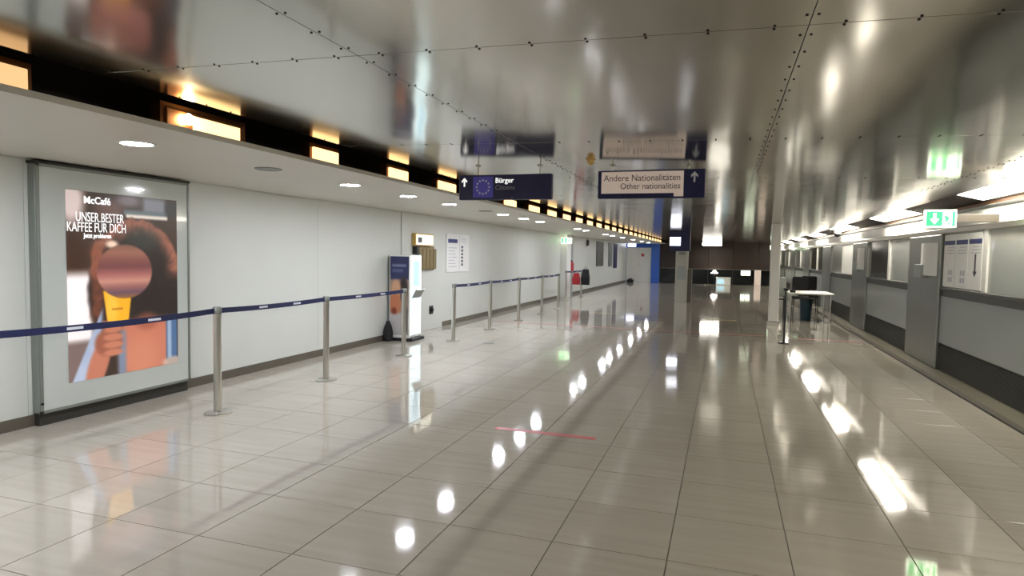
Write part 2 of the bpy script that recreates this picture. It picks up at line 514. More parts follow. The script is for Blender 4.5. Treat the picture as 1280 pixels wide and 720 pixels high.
for k in range(-2, 6):
    pa = P0 + PER * k; pb = pa + 1.5            # pilaster
    ba, bb_ = pb, pa + PER                        # bay after it
    if pb < YB: continue
    pi = obj('pilaster', MB().bbox(XR - .035, XR + .06, pa, pb, .06, 1.86, .012), M['steel_wall'], wr)
    obj('lower_panel', MB().bbox(XR, XR + .06, ba, bb_, .42, 1.04, .004), M['panel'], wr)
    gr = obj('grille', slat_mesh(ba, bb_), M['grille'], wr)
    sb = MB().bbox(XR - .03, XR + .06, ba, bb_, 1.125, 1.16, .004).box(XR + .004, XR + .06, ba, bb_, 1.04, 1.125)
    obj('sill', sb, M['sill'], wr)
    mid = pa + PER - 1.5 if k == -1 else ba + (bb_ - ba) * .45
    if k == -1: mid = 8.36
    elif k == 0: mid = 12.72
    elif k == 1: mid = 17.35
    obj('mullion', MB().bbox(XR - .012, XR + .05, mid - .06, mid + .06, 1.16, 1.86, .004), M['white'], wr)
    near = 'pane' if k != 2 else 'pane_dark'
    obj('window_pane', MB().box(XR + .01, XR + .02, ba, mid - .06, 1.16, 1.86), M[near], wr)
    obj('window_pane', MB().box(XR + .01, XR + .02, mid + .06, bb_, 1.16, 1.86), M['pane_dark' if k in (0, 2) else 'pane'], wr)
# fascia rails over the bays
obj('rail', MB().bbox(XR - .03, XR + .06, YB, YF, 1.86, 1.93, .008), M['steel'], wr)
obj('fascia', MB().box(XR, XR + .06, YB, YF, 1.93, 2.12), M['white'], wr)
obj('rail', MB().bbox(XR - .02, XR + .06, YB, YF, 2.10, 2.135, .006), M['steel_wall'], wr)
# canted strip with lit and dark panels between ceiling and fascia
X_A, Z_A, X_B, Z_B = 2.46, C, 2.765, 2.175
def canted(y0, y1, dz=0.0, th=.02, t0=0.0, t1=1.0):
    xa_, xb_ = 2.46, 2.765
    za_, zb_ = C, 2.175
    X_A, X_B = xa_ + (xb_ - xa_) * t0, xa_ + (xb_ - xa_) * t1
    Z_A, Z_B = za_ + (zb_ - za_) * t0, za_ + (zb_ - za_) * t1
    return MB().add([(X_A, y0, Z_A + dz), (X_B, y0, Z_B + dz), (X_B, y1, Z_B + dz), (X_A, y1, Z_A + dz),
                     (X_A, y0, Z_A + dz + th), (X_B, y0, Z_B + dz + th), (X_B, y1, Z_B + dz + th), (X_A, y1, Z_A + dz + th)],
                    [(0, 3, 2, 1), (4, 5, 6, 7), (0, 1, 5, 4), (1, 2, 6, 5), (2, 3, 7, 6), (3, 0, 4, 7)])
cs = struct('trim_2', MB().box(X_B - .004, X_B + .05, YB, YF, 2.13, 2.18), M['slot_copper'], 'copper coloured strip under the slanted ceiling lights', 'trim')
LIT0, LIT = 10.72, 2.33
where = {-2: 'out of view', -1: 'nearest, above the notice sheets', 0: 'second, just beyond the green exit sign', 1: 'third along the right wall'}
for k in range(-3, 6):
    y0 = LIT0 + PER * k; y1 = y0 + LIT
    y2 = y0 + PER
    if y0 < YB: y0 = YB
    lab = {-1: 'long slanted white ceiling light nearest, cut by the right picture edge',
           0: 'long slanted white ceiling light just beyond the green exit sign',
           1: 'long slanted white ceiling light third from the right picture edge'}.get(k, 'distant slanted white ceiling light, ' + ORD[k + 1] + ' from the right picture edge' if k > 1 else 'slanted white ceiling light beside the viewer' if k == -2 else 'slanted white ceiling light behind the viewer')
    t = thing('ceiling_light', lab, 'ceiling light', (X_A, y0, 0), 'slanted lights along the right wall')
    obj('diffuser', canted(y0 + .02, y1 - .02, .004, .01, .04, .84), M['troffer'], t)
    obj('side_frame', canted(y0 + .02, y1 - .02, 0, .02, .84, 1.0), M['frame'], t)
    obj('end_frame', canted(y0, y0 + .02, 0), M['frame'], t)
    obj('end_frame', canted(y1 - .02, y1, 0), M['frame'], t)
    obj('dark_panel', canted(y1, y2, 0), M['brown_wall'], cs)
# wall behind the camera
wb = struct('wall_back', MB().box(XW - .2, 3.2, YB - .25, YB, 0, 2.9), M['wall'], 'plain white wall closing the hall behind the viewer', 'wall')
lid = struct('roof_slab', MB().box(XW - .2, 3.2, YB - .25, YF + .4, 2.9, 3.0), M['dark'], 'dark slab over the ceiling void', 'ceiling')
# far end
wf = struct('wall_front', MB().box(-3.5, 3.2, YF + .15, YF + .3, 0, 2.9).box(XW, -3.5, YF + .15, YF + .3, 2.05, 2.9), M['brown_wall'], 'dark brown far end of the hall above black glazing', 'wall')
for i in range(5):
    a = -3.45 + i * 1.3
    obj('upper_panel', MB().bbox(a + .01, a + 1.29, YF + .02, YF + .15, .85, 2.6, .006), M['brown_wall'], wf)
    obj('glass_pane', MB().box(a + .02, a + 1.28, YF + .08, YF + .12, .02, .83), M['glass_black'], wf)
    obj('post', MB().box(a - .02, a + .02, YF + .04, YF + .12, 0, .85), M['black'], wf)
obj('rail', MB().box(-3.45, 3.05, YF, YF + .05, .82, .86), M['base'], wf)
obj('pillar', MB().bbox(1.57, 1.9, YF - .1, YF + .1, 0, .84, .01), M['tan'], wf)
dr = struct('door_1', MB().box(XW + .05, -4.70, YF, YF + .06, .01, 1.96).box(-4.685, -3.98, YF, YF + .06, .01, 1.96), M['white'], 'white double door in a blue frame at the far end', 'door')
obj('door_frame', MB().bbox(XW, -3.9, YF - .05, YF + .12, 1.98, 2.24, .01), M['blue'], dr)
obj('door_post', MB().bbox(-3.96, -3.5, YF - .12, YF + .12, 0, 2.24, .01), M['blue'], dr)
obj('notice_disc', MB().lathe(-4.45, 1.55, [(.09, YF), (.09, YF - .008)], 20, 'y'), M['redplastic'], dr)
obj('lit_panel', MB().bbox(-5.3, -4.85, YF - .07, YF - .05, 2.02, 2.2, .004), M['sign_lit'], dr)
obj('door_handle', MB().bbox(-4.66, -4.63, YF - .05, YF, .95, 1.1, .004), M['steel'], dr)

# ================================================================== LIGHT FITTINGS
def downlight(y, lit, label):
    t = thing('downlight', label, 'downlight', (-3.8, y, S), 'round lights in the soffit')
    obj('trim_ring', MB().lathe(-3.8, y, [(.118, S), (.115, S - .006), (.099, S - .007), (.097, S - .001)], 28), M['white' if lit else 'lens_off'], t, True)
    obj('lens', MB().lathe(-3.8, y, [(.096, S - .001), (.096, S - .004), (.07, S - .006)], 28), M['lens' if lit else 'lens_off'], t)
    return t
dl = [(-3.2, 1, 'lit round soffit light far behind the viewer'), (-.6, 1, 'lit round soffit light just behind the viewer'), (.7, 1, 'lit round soffit light beside the viewer'),
      (2.0, 1, 'lit round soffit light just outside the left picture edge'),
      (3.32, 1, 'large lit round soffit light above the coffee poster'), (4.63, 0, 'unlit dark round soffit light right of the coffee poster'),
      (5.91, 1, 'lit round soffit light first beyond the unlit one'), (7.22, 1, 'lit round soffit light second beyond the unlit one'),
      (8.49, 1, 'lit round soffit light left of the navy arrow sign'), (9.95, 0, 'small unlit soffit fitting below the navy arrow sign'),
      (10.83, 1, 'lit round soffit light just right of the small unlit fitting'), (12.07, 1, 'lit round soffit light fourth before the distant exit sign'),
      (13.25, 1, 'lit round soffit light last before the distant exit sign')] + \
     [(y, 1, 'distant lit soffit light, ' + ORD[q] + ' to the right of the left exit sign') for q, y in enumerate((16.9, 18.0, 21.2, 22.6, 25.0, 28.0, 31.0, 34.0))]
for y, l, lab in dl: downlight(y, l, lab)

def slot_light(y0, y1, hot, label):
    t = thing('slot_light', label, 'light', (XE - .06, y0, S + .02), 'warm lights in the ceiling slot')
    xa = XE - .15
    y0, y1 = y0 * 1.03, y1 * 1.03
    obj('housing', MB().box(xa - .10, xa - .022, y0 - .03, y1 + .03, S + .02, S + .20), M['slot_copper'], t)
    if hot:
        obj('reflector', MB().bbox(xa - .022, xa, y0, y1, S + .045, S + .165, .004), M['slot_copper'], t)
        ym = y0 + .14
        obj('bulb', MB().lathe(ym, S + .115, [(.01, xa), (.03, xa + .008), (.036, xa + .03), (.02, xa + .05)], 14, 'x'), M['slot_hot'], t, True)
        obj('diffuser', MB().bbox(xa, xa + .006, y0 + .2, y1 - .05, S + .06, S + .15, .002), M['slot'], t)
    else:
        obj('diffuser', MB().bbox(xa - .022, xa, y0, y1, S + .045, S + .165, .004), M['slot_lit_copper' if y0 < 2.4 and y0 > 1 else 'slot'], t)  # leftmost one is a copper panel with its lit look as glow
sls = [(1.55, 2.2, 0, 'long copper slot panel with painted glow at the left picture edge'), (3.0, 3.65, 1, 'brightest long warm slot light above the coffee poster'),
       (4.44, 4.79, 0, 'warm slot light first beyond the brightest long one'), (5.68, 6.07, 0, 'warm slot light second beyond the brightest long one'),
       (6.84, 7.33, 0, 'warm slot light left of the navy arrow sign'), (8.0, 8.4, 0, 'warm slot light behind the navy arrow sign'),
       (9.2, 9.75, 0, 'warm slot light seen below the navy arrow sign')]
y, q = 10.5, 0
while y < 34.5:
    sls.append((y, y + .6, 0, 'warm slot light, ' + ORD[q] + ' in the distant row right of the navy flag sign')); y += 1.22; q += 1
sls = [(-3.2, -2.6, 0, 'warm slot light far behind the viewer'), (-.6, 0, 0, 'warm slot light just behind the viewer')] + sls
for a in sls: slot_light(*a)

# ================================================================== LEFT SIDE
AY, BZ, AX = (0, 1, 0), (0, 0, 1), (1, 0, 0)
# advertising light box
lb = thing('poster_lightbox', 'large silver wall light box with a backlit coffee poster', 'light box', (XW, 4.46, 0))
XB = -5.30
obj('body', MB().bbox(XW + .001, XB - .012, 3.69, 5.24, .105, 2.165, .004), M['frame'], lb)
obj('plinth', MB().box(XW + .001, XB - .03, 3.70, 5.23, 0, .105), M['plinth'], lb)
obj('top_shadow', MB().box(XW + .001, XB + .004, 3.68, 5.25, 2.165, 2.185), M['plinth'], lb)  # dark strip standing in for the shadow between light box and soffit
fr = MB().bbox(XB - .014, XB + .006, 3.69, 3.715, .105, 2.165, .003).bbox(XB - .014, XB + .006, 5.215, 5.24, .105, 2.165, .003).bbox(XB - .014, XB + .006, 3.69, 5.24, 2.14, 2.165, .003).bbox(XB - .014, XB + .006, 3.69, 5.24, .105, .13, .003)
obj('frame', fr, M['frame_dark'], lb)
obj('glass_border', MB().box(XB - .012, XB - .002, 3.715, 5.215, .13, 2.14), M['glass_frame'], lb)
obj('lock', MB().lathe(3.70, .19, [(.012, XB - .002), (.012, XB + .01)], 12, 'x'), M['black'], lb)

PY0, PY1, PZ0, PZ1 = 3.93, 5.08, .32, 1.975
def poster(U, V):
    c = np.zeros(U.shape + (3,)) + np.array((48, 36, 30)) / 255
    c = blend(c, .5 + .5 * nse(U, V, 9, 1), (78, 58, 48))
    c = blend(c, ell(U, V, .04, .05, .1, .12, .5), (218, 200, 196))
    c = blend(c, ell(U, V, .36, .09, .12, .05, .6) * .7, (120, 88, 80))
    c = blend(c, ell(U, V, .52, .03, .1, .03, .6) * .6, (150, 140, 150))
    c = blend(c, rct(U, V, .66, .88, .0, .1, .03), (120, 122, 130))
    c = blend(c, rct(U, V, .48, .9, .08, .115, .012), (96, 108, 112))
    c = blend(c, rct(U, V, .88, 1.0, .02, .1, .03) * .8, (40, 48, 48))
    c = blend(c, ell(U, V, .04, .34, .12, .12, .5) * .8, (58, 34, 22))
    # bright blurred window at the left
    c = blend(c, rct(U, V, -.05, .20, .43, .80, .035), (240, 232, 232))
    c = blend(c, rct(U, V, -.05, .25, .80, 1.05, .03), (120, 100, 96))
    # hair mass
    wob = .022 * nse(U, V, 40, 3) + .016 * nse(U, V, 90, 5)
    d_ = np.sqrt(((U + wob - .60) / .42) ** 2 + ((V + wob - .43) / .305) ** 2)
    hair = np.maximum(1 - ss(.94, 1.03, d_), rct(U + wob, V + wob, .64, 1.05, .34, .745, .03))
    hair = np.maximum(hair, ell(U + wob, V + wob, .25, .52, .09, .2, .2))
    c = blend(c, rct(U, V, .5, .9, .105, .125, .006), (226, 214, 204))
    curl = .5 + .5 * nse(U + wob * 3, V, 120, 21)
    c = blend(c, hair, (38, 32, 30))
    c = blend(c, hair * curl * .35, (70, 52, 44))
    c = blend(c, hair * ss(.62, .92, d_) * (1 - ss(.40, .50, V)) * (.55 + .45 * curl), (168, 104, 84))
    c = blend(c, rct(U + wob, V, .19, .28, .28, .68, .03) * (.35 + .5 * curl), (142, 78, 56))
    c = blend(c, ell(U, V, .66, .24, .16, .06, .5) * .45, (58, 66, 60))
    c = blend(c, ell(U, V, .37, .275, .05, .02, .6), (236, 206, 184))
    # chest and shoulder
    c = blend(c, rct(U + .03 * nse(U, V, 8, 11), V, .46, .88, .71, 1.02, .03), (190, 116, 92))
    c = blend(c, ell(U, V, .62, .93, .16, .12, .6) * .6, (206, 134, 106))
    c = blend(c, ell(U, V, .68, .72, .1, .05, .5) * .6, (150, 84, 64))
    # denim jacket, both sides
    c = blend(c, rct(U, V, .875, .99, .70, .965, .012), (74, 102, 140))
    c = blend(c, rct(U, V, .89, .93, .72, .96, .01) * .7, (180, 196, 214))
    c = blend(c, ell(U, V, .94, .985, .1, .03, .4) * .8, (198, 182, 170))
    sl_ = ss(0, .03, (V - .70) - (.22 - U) * 1.5) * (1 - ss(.25, .3, U))
    c = blend(c, sl_, (148, 162, 190))
    c = blend(c, sl_ * (.5 + .5 * nse(U, V, 30, 13)) * .6, (196, 204, 220))
    c = blend(c, rct(U, V, .41, .48, .76, 1.02, .025), (120, 130, 152))
    # forearm and hand round the cup
    c = blend(c, ell(U, V, .24, .93, .075, .17, .2, .55), (186, 116, 92))
    c = blend(c, ell(U, V, .33, .815, .12, .075, .2), (150, 88, 68))
    for q in range(4):
        c = blend(c, ell(U, V, .37, .745 + .043 * q, .085, .019, .35), (188, 120, 94))
    # yellow paper cup
    hw = .125 - .03 * (V - .54) / .16
    cup = (1 - ss(hw - .008, hw + .008, np.abs(U - .415))) * rct(U, V, 0, 1, .53, .715, .006)
    c = blend(c, cup, (240, 170, 40))
    c = blend(c, cup * ell(U, V, .36, .62, .05, .1, .6) * .6, (252, 196, 84))
    c = blend(c, rct(U, V, .36, .46, .628, .64, .004) * .6, (150, 90, 20))
    c = blend(c, ell(U, V, .30, .715, .045, .02, .3), (190, 120, 92))
    # blurred round patch
    fc = ell(U, V, .487, .427, .25, .152, .03)
    band = np.zeros(U.shape + (3,))
    keys = [(.275, (120, 84, 72)), (.32, (150, 100, 84)), (.37, (122, 74, 70)), (.40, (112, 66, 66)), (.44, (158, 96, 92)), (.48, (190, 136, 120)),
            (.51, (150, 98, 92)), (.545, (104, 76, 88)), (.58, (150, 104, 60))]
    kv = [k[0] for k in keys]
    for ch in range(3): band[..., ch] = np.interp(V, kv, [k[1][ch] / 255 for k in keys])
    c = c * (1 - fc[..., None]) + band * fc[..., None]
    return c
po = painted('printed_poster', poster, 110, 160, (XB + .0015, PY0, PZ0), AY, BZ, PY1 - PY0, PZ1 - PZ0, M['print_backlit'], lb)
po['label'] = 'coffee advert with curly haired drinker, blurred round face and yellow cup'
def puv(u, v): return (XB + .003, PY0 + u * (PY1 - PY0), PZ1 - v * (PZ1 - PZ0))
text('lettering', 'McCaf\u00e9', .088, puv(.25, .062), AY, BZ, M['white_ink'], po, 'CENTER', .95, bold=.002)
text('lettering', 'UNSER BESTER', .118, puv(.275, .158), AY, BZ, M['white_ink'], po, 'CENTER', .60)
text('lettering', 'KAFFEE F\u00dcR DICH', .118, puv(.25, .212), AY, BZ, M['white_ink'], po, 'CENTER', .60)
text('lettering', 'Jetzt probieren', .055, puv(.25, .243), AY, BZ, M['white_ink'], po, 'CENTER', .78, bold=.0015)

# queue barriers
XP = -4.33
def barrier(y, label, to=None, sag=.012, group='steel belt barriers of the queue lane', x=XP, tox=None):
    t = thing('barrier_post', label, 'barrier post', (x, y, 0), group)
    obj('base', MB().lathe(x, y, [(.118, 0), (.118, .008), (.105, .014), (.05, .018), (.036, .02)], 32), M['steel_post'], t, True)
    obj('pole', MB().lathe(x, y, [(.034, .02), (.034, .905)], 24), M['steel_post'], t, True)
    obj('head', MB().lathe(x, y, [(.036, .905), (.038, .915), (.038, .965), (.034, .972), (.02, .975)], 24), M['frame'], t, True)
    if to:
        d = Vector(((tox if tox is not None else x) - x, to - y, 0)); L = d.length; d.normalize(); n = Vector((-d.y, d.x, 0)) * .0012
        vs, fs = [], []
        N_ = 14
        for i in range(N_ + 1):
            s_ = .036 + (L - .072) * i / N_
            z = .937 - sag * 4 * (i / N_) * (1 - i / N_)
            c = Vector((x, y, z)) + d * s_
            for zz in (-.024, .024):
                for sg in (1, -1): vs.append(c + n * sg + Vector((0, 0, zz)))
        for i in range(N_):
            a, b = i * 4, i * 4 + 4
            fs += [(a, b, b + 2, a + 2), (a + 1, a + 3, b + 3, b + 1), (a + 2, b + 2, b + 3, a + 3), (a, a + 1, b + 1, b)]
        fs += [(0, 2, 3, 1), (N_ * 4, N_ * 4 + 1, N_ * 4 + 3, N_ * 4 + 2)]
        be = obj('belt', MB().add(vs, fs), M['navy'], t)
        pm_ = MB()
        for s0 in (.33, .66):
            i = int(s0 * N_)
            z = .937 - sag * 4 * s0 * (1 - s0)
            for q in range(4):
                c = Vector((x, y, z)) + d * (.036 + (L - .072) * s0 + .03 * q)
                w = .012 + .006 * (q % 2)
                pm_.box(c.x + .0012, c.x + .0022, c.y - w, c.y + w, c.z - .009, c.z + .010)
        bq = obj('belt_print', pm_, M['white_ink_dull'], be); bq['kind'] = 'stuff'
    return t
barrier(2.52, 'steel belt post just outside the left picture edge', 4.59, .02)
barrier(4.59, 'nearest steel belt post in front of the coffee poster', 6.25, .012)
barrier(6.25, 'steel belt post before the bare white wall, second nearest', 8.13, .008)
barrier(8.13, 'steel belt post standing in front of the tall display stand')
barrier(9.90, 'steel belt post right of the display stand, under the white notice board', 11.67)
barrier(11.67, 'steel belt post second in the farther belt row', 13.51)
barrier(13.51, 'steel belt post third in the farther belt row', 15.42)
barrier(15.42, 'steel belt post fourth in the farther belt row', 17.1)
barrier(17.1, 'steel belt post at the far end of the belt row by the white pilaster')
barrier(20.3, 'distant steel belt post left of the hanging bags', 22.0, x=-4.9, tox=-4.75)
barrier(22.0, 'distant steel belt post carrying the hanging bags', x=-4.75)

# display stand with lit front
ks = thing('display_stand', 'tall display stand with photo print on its side and a glowing front', 'display', (-5.15, 9.72, 0))
KX0, KX1, KY0, KY1 = -5.34, -4.96, 9.50, 9.93
obj('base', MB().bbox(KX0 + .02, KX1 + .06, KY0 - .02, KY1 + .02, 0, .05, .008), M['black'], ks)
kbod = obj('body', MB().bbox(KX0, KX1, KY0, KY1, .05, 1.45, .008), M['white'], ks)
def kprint(U, V):
    c = np.zeros(U.shape + (3,)) + np.array((176, 172, 170)) / 255
    c = blend(c, rct(U, V, -.1, 1.1, .26, .72, .03), (150, 130, 118))
    c = blend(c, rct(U, V, -.1, 1.1, -.1, .29, .02), (44, 50, 92))
    c = blend(c, rct(U, V, .1, .85, .10, .13, .01), (120, 126, 160))
    c = blend(c, rct(U, V, .1, .7, .16, .20, .01) * .8, (90, 98, 140))
    c = blend(c, ell(U, V, .72, .42, .22, .16, .3), (54, 44, 44))
    c = blend(c, ell(U, V, .32, .42, .26, .12, .3), (206, 160, 128))
    c = blend(c, ell(U, V, .28, .60, .3, .14, .3), (190, 118, 84))
    c = blend(c, ell(U, V, .22, .70, .14, .05, .4), (132, 60, 40))
    c = blend(c, rct(U, V, .0, .55, .74, .98, .03), (186, 182, 184))
    c = blend(c, rct(U, V, .68, .95, .66, .97, .03), (60, 62, 60))
    return c
painted('side_print', kprint, 30, 80, (KX0 + .015, KY0 - .0015, .10), AX, BZ, KX1 - KX0 - .03, 1.32, M['print_plain'], ks)
obj('lit_front', MB().bbox(KX1 - .002, KX1 + .012, KY0 + .03, KY1 - .03, .10, 1.43, .003), M['kiosk_lit'], ks)
obj('screen', MB().bbox(KX1 + .012, KX1 + .016, KY0 + .11, KY1 - .11, .92, 1.34, .001), M['screen'], ks)
obj('shelf', MB().add([(KX1 + .012, KY0 + .06, .72), (KX1 + .012, KY1 - .06, .72), (KX1 + .10, KY1 - .06, .86), (KX1 + .10, KY0 + .06, .86),
                       (KX1 + .012, KY0 + .06, .74), (KX1 + .012, KY1 - .06, .74), (KX1 + .09, KY1 - .06, .875), (KX1 + .09, KY0 + .06, .875)],
                      [(0, 1, 2, 3), (7, 6, 5, 4), (0, 4, 5, 1), (3, 2, 6, 7), (0, 3, 7, 4), (1, 5, 6, 2)]), M['frame'], ks)
obj('rear_edge', MB().box(KX0 - .03, KX0 + .002, KY0 + .02, KY1, .30, 1.40), M['frame_dark'], ks)
bg = tag(obj('bag', MB().lathe(-5.30, 9.40, [(.02, .0), (.075, .02), (.08, .15), (.06, .25), (.025, .34)], 16), M['blackmatte'], None, True),
         'small black bag on the floor at the foot of the display stand', 'bag')

# leaflet rack with lit header on the wall projection
XK = -5.382
rk = thing('leaflet_rack', 'gold leaflet rack with a lit white header above the display stand', 'rack', (XK, 10.8, 1.15))
obj('back_plate', MB().bbox(XK + .001, XK + .03, 10.52, 11.27, 1.16, 1.60, .004), M['wood_slot'], rk)
for q in range(5):
    obj('slot', MB().bbox(XK + .03, XK + .08, 10.53 + q * .149, 10.66 + q * .149, 1.18, 1.56, .004), M['wood_slot'], rk)
hd = obj('header', MB().bbox(XK + .001, XK + .08, 10.37, 11.12, 1.61, 1.84, .006), M['gold'], rk)
obj('lit_panel', MB().box(XK + .08, XK + .084, 10.40, 11.09, 1.635, 1.815), M['rack_lit'], hd)
obj('emblem', MB().box(XK + .084, XK + .086, 10.46, 10.62, 1.67, 1.77), M['grey_ink'], hd)
obj('camera', MB().bbox(XK + .001, XK + .09, 10.40, 10.51, 1.46, 1.60, .006), M['black'], rk)
sk = thing('wall_socket', 'small black wall socket low on the wall panel beside the display stand', 'socket', (XK, 11.2, .5))
obj('plate', MB().bbox(XK + .001, XK + .015, 11.12, 11.28, .30, .46, .006), M['black'], sk)
obj('plug', MB().lathe(11.2, .38, [(.045, XK + .015), (.045, XK + .04), (.03, XK + .05)], 14, 'x'), M['black'], sk, True)

# white notice board
nb = thing('notice_board', 'white notice board with blue heading and small text above the belt barrier', 'notice board', (XW, 12.5, 1.1))
obj('board', MB().bbox(XW + .001, XW + .02, 11.9, 13.1, 1.09, 1.885, .004), M['paper'], nb)
obj('heading', MB().box(XW + .02, XW + .022, 11.97, 12.45, 1.70, 1.78), M['navy_print'], nb)
obj('sheet_divide', MB().box(XW + .02, XW + .0215, 12.55, 12.565, 1.12, 1.86), M['pale_ink'], nb)
tl = MB()
for q in range(7): tl.box(XW + .02, XW + .0215, 12.0, 12.42 - .06 * (q % 3), 1.20 + q * .065, 1.215 + q * .065)
for q in range(4): tl.box(XW + .02, XW + .0215, 12.62, 12.95 - .05 * (q % 2), 1.72 + q * .03, 1.728 + q * .03)
tq = obj('text_lines', tl, M['pale_ink'], nb); tq['kind'] = 'stuff'
pk = MB()
for q in range(6): pk.box(XW + .02, XW + .022, 12.66, 12.76, 1.22 + q * .075, 1.27 + q * .075)
tq = obj('pictograms', pk, M['grey_ink'], nb); tq['kind'] = 'stuff'

# things on the distant left wall
def exit_sign(x0, x1, y, z0, z1, label, d=.05, arm=None):
    t = thing('exit_sign', label, 'exit sign', ((x0 + x1) / 2, y, z0), 'green exit signs')
    obj('housing', MB().bbox(x0, x1, y, y + d, z0, z1, .006), M['exit_white'], t)
    w = (x1 - x0); h = z1 - z0; e = .012
    fr_ = (Vector((x0, y, z0)), Vector((w, 0, 0)), Vector((0, 0, h)), Vector((0, -1, 0)))
    obj('green_panel', MB().prism([(.05, .09), (.56, .09), (.56, .91), (.05, .91)], .001, .003, fr_).prism([(.86, .09), (.95, .09), (.95, .91), (.86, .91)], .001, .003, fr_), M['green'], t)
    obj('arrow', MB().prism([(.26, .80), (.26, .48), (.17, .48), (.31, .18), (.45, .48), (.36, .48), (.36, .80)], .003, .005, fr_), M['exit_white'], t)
    ru = MB().prism([(.66, .74), (.70, .80), (.74, .74), (.70, .68)], .002, .005, fr_)
    ru.prism([(.66, .66), (.73, .64), (.77, .50), (.83, .46), (.81, .41), (.74, .44), (.72, .40), (.79, .28), (.76, .14), (.72, .15), (.74, .27), (.68, .36), (.64, .22), (.57, .20), (.57, .25), (.62, .28), (.65, .44), (.63, .54), (.60, .48), (.58, .50), (.62, .64)], .002, .005, fr_)
    obj('running_figure', ru, M['green'], t)
    if arm:
        obj('wall_arm', MB().bbox(x1 - .002, arm, y + .01, y + d - .01, z0 + h * .3, z0 + h * .75, .004), M['base'], t)
        return t
    for xx in (x0 + w * .2, x0 + w * .8):
        obj('hanger', MB().tube([(xx, y + d / 2, z1), (xx, y + d / 2, (zc(xx) if x0 > XM else S))], .006, 8), M['steel'], t)
    return t
exit_sign(2.06, 2.36, 8.05, 1.865, 2.06, 'green and white exit sign below the right ceiling lights', arm=XR + .001)
exit_sign(-5.32, -4.95, 21.2, 1.88, 2.07, 'distant green exit sign hanging over the white pilaster on the left')
exit_sign(2.0, 2.35, 32.0, 1.9, 2.1, 'tiny distant green exit sign at the right end of the hall')
d2 = struct('door_2', MB().bbox(XW, XW + .03, 22.4, 23.3, 0, 2.05, .004), M['panel'], 'grey wall door just beyond the white pilaster', 'door')
obj('door_handle', MB().bbox(XW + .03, XW + .06, 22.46, 22.60, 1.0, 1.03, .004), M['steel'], d2)
fe = thing('fire_extinguisher', 'red fire extinguisher hung beside the grey door', 'extinguisher', (XW + .1, 22.72, .85))
obj('cylinder', MB().lathe(XW + .115, 22.72, [(.03, .83), (.08, .85), (.08, 1.18), (.05, 1.23), (.025, 1.25)], 18), M['redplastic'], fe, True)
obj('valve', MB().box(XW + .09, XW + .14, 22.68, 22.76, 1.25, 1.30), M['black'], fe)
obj('bracket', MB().box(XW + .03, XW + .05, 22.69, 22.75, .9, 1.2), M['steel'], fe)
tag(obj('wall_speaker', MB().lathe(25.9, 2.0, [(.13, XW + .001), (.13, XW + .06), (.10, XW + .08), (.03, XW + .07)], 20, 'x'), M['plinth'], None, True),
    'dark round loudspeaker high on the white wall beyond the hanging bags', 'speaker')
def hung_bag(cx, cy, z0, z1, w, mat, label):
    t = thing('shoulder_bag', label, 'bag', (cx, cy, z0), 'bags hung on the far barrier post')
    h = z1 - z0
    obj('pouch', MB().add([(cx - w, cy - .06, z0), (cx + w, cy - .07, z0), (cx + w * 1.05, cy + .07, z0), (cx - w, cy + .06, z0),
                          (cx - w * 1.1, cy - .09, z0 + h * .45), (cx + w * 1.1, cy - .09, z0 + h * .45), (cx + w * 1.1, cy + .09, z0 + h * .45), (cx - w * 1.1, cy + .09, z0 + h * .45),
                          (cx - w * .7, cy - .03, z1), (cx + w * .8, cy - .03, z1), (cx + w * .8, cy + .03, z1), (cx - w * .7, cy + .03, z1)],
                         [(0, 3, 2, 1), (0, 1, 5, 4), (1, 2, 6, 5), (2, 3, 7, 6), (3, 0, 4, 7), (4, 5, 9, 8), (5, 6, 10, 9), (6, 7, 11, 10), (7, 4, 8, 11), (8, 9, 10, 11)]), mat, t)
    obj('strap', MB().tube([(cx - w * .5, cy, z1 - .02), (cx - w * .1, cy, z1 + .1), (cx + w * .5, cy, z1 - .02)], .012, 6), M['black'], t)
hung_bag(-4.60, 21.95, .45, 1.0, .13, M['blackmatte'], 'black bag hung on the distant belt post')
hung_bag(-4.93, 21.95, .45, .86, .12, M['redplastic'], 'red bag hung left of the black one on the distant belt post')
def banner(y0, y1, z0, z1, mat, label):
    t = thing('wall_banner', label, 'banner', (XW, (y0 + y1) / 2, z0), 'dark banners on the distant left wall')
    obj('cloth', MB().bbox(XW + .02, XW + .03, y0, y1, z0, z1, .002), mat, t)
    obj('top_rod', MB().tube([(XW + .025, y0 - .05, z1), (XW + .025, y1 + .05, z1)], .018, 8), M['steel'], t)
    obj('wall_hook', MB().box(XW + .001, XW + .025, (y0 + y1) / 2 - .02, (y0 + y1) / 2 + .02, z1 - .01, z1 + .02), M['steel'], t)
banner(27.9, 29.6, 1.0, 2.1, M['grille'], 'dark green-grey banner nearest on the distant left wall')
banner(31.0, 32.0, .95, 2.1, M['frame_dark'], 'narrow grey banner in the middle of the distant left wall')
banner(32.5, 33.6, .85, 2.1, M['navy_sign'], 'dark blue-black banner farthest along the left wall')
tag(obj('floor_box', MB().bbox(-5.2, -4.85, 36.1, 36.5, 0, .16, .02).bbox(-5.12, -4.93, 36.2, 36.4, .16, .22, .02), M['black']), 'small black box on the floor before the far white door', 'box')

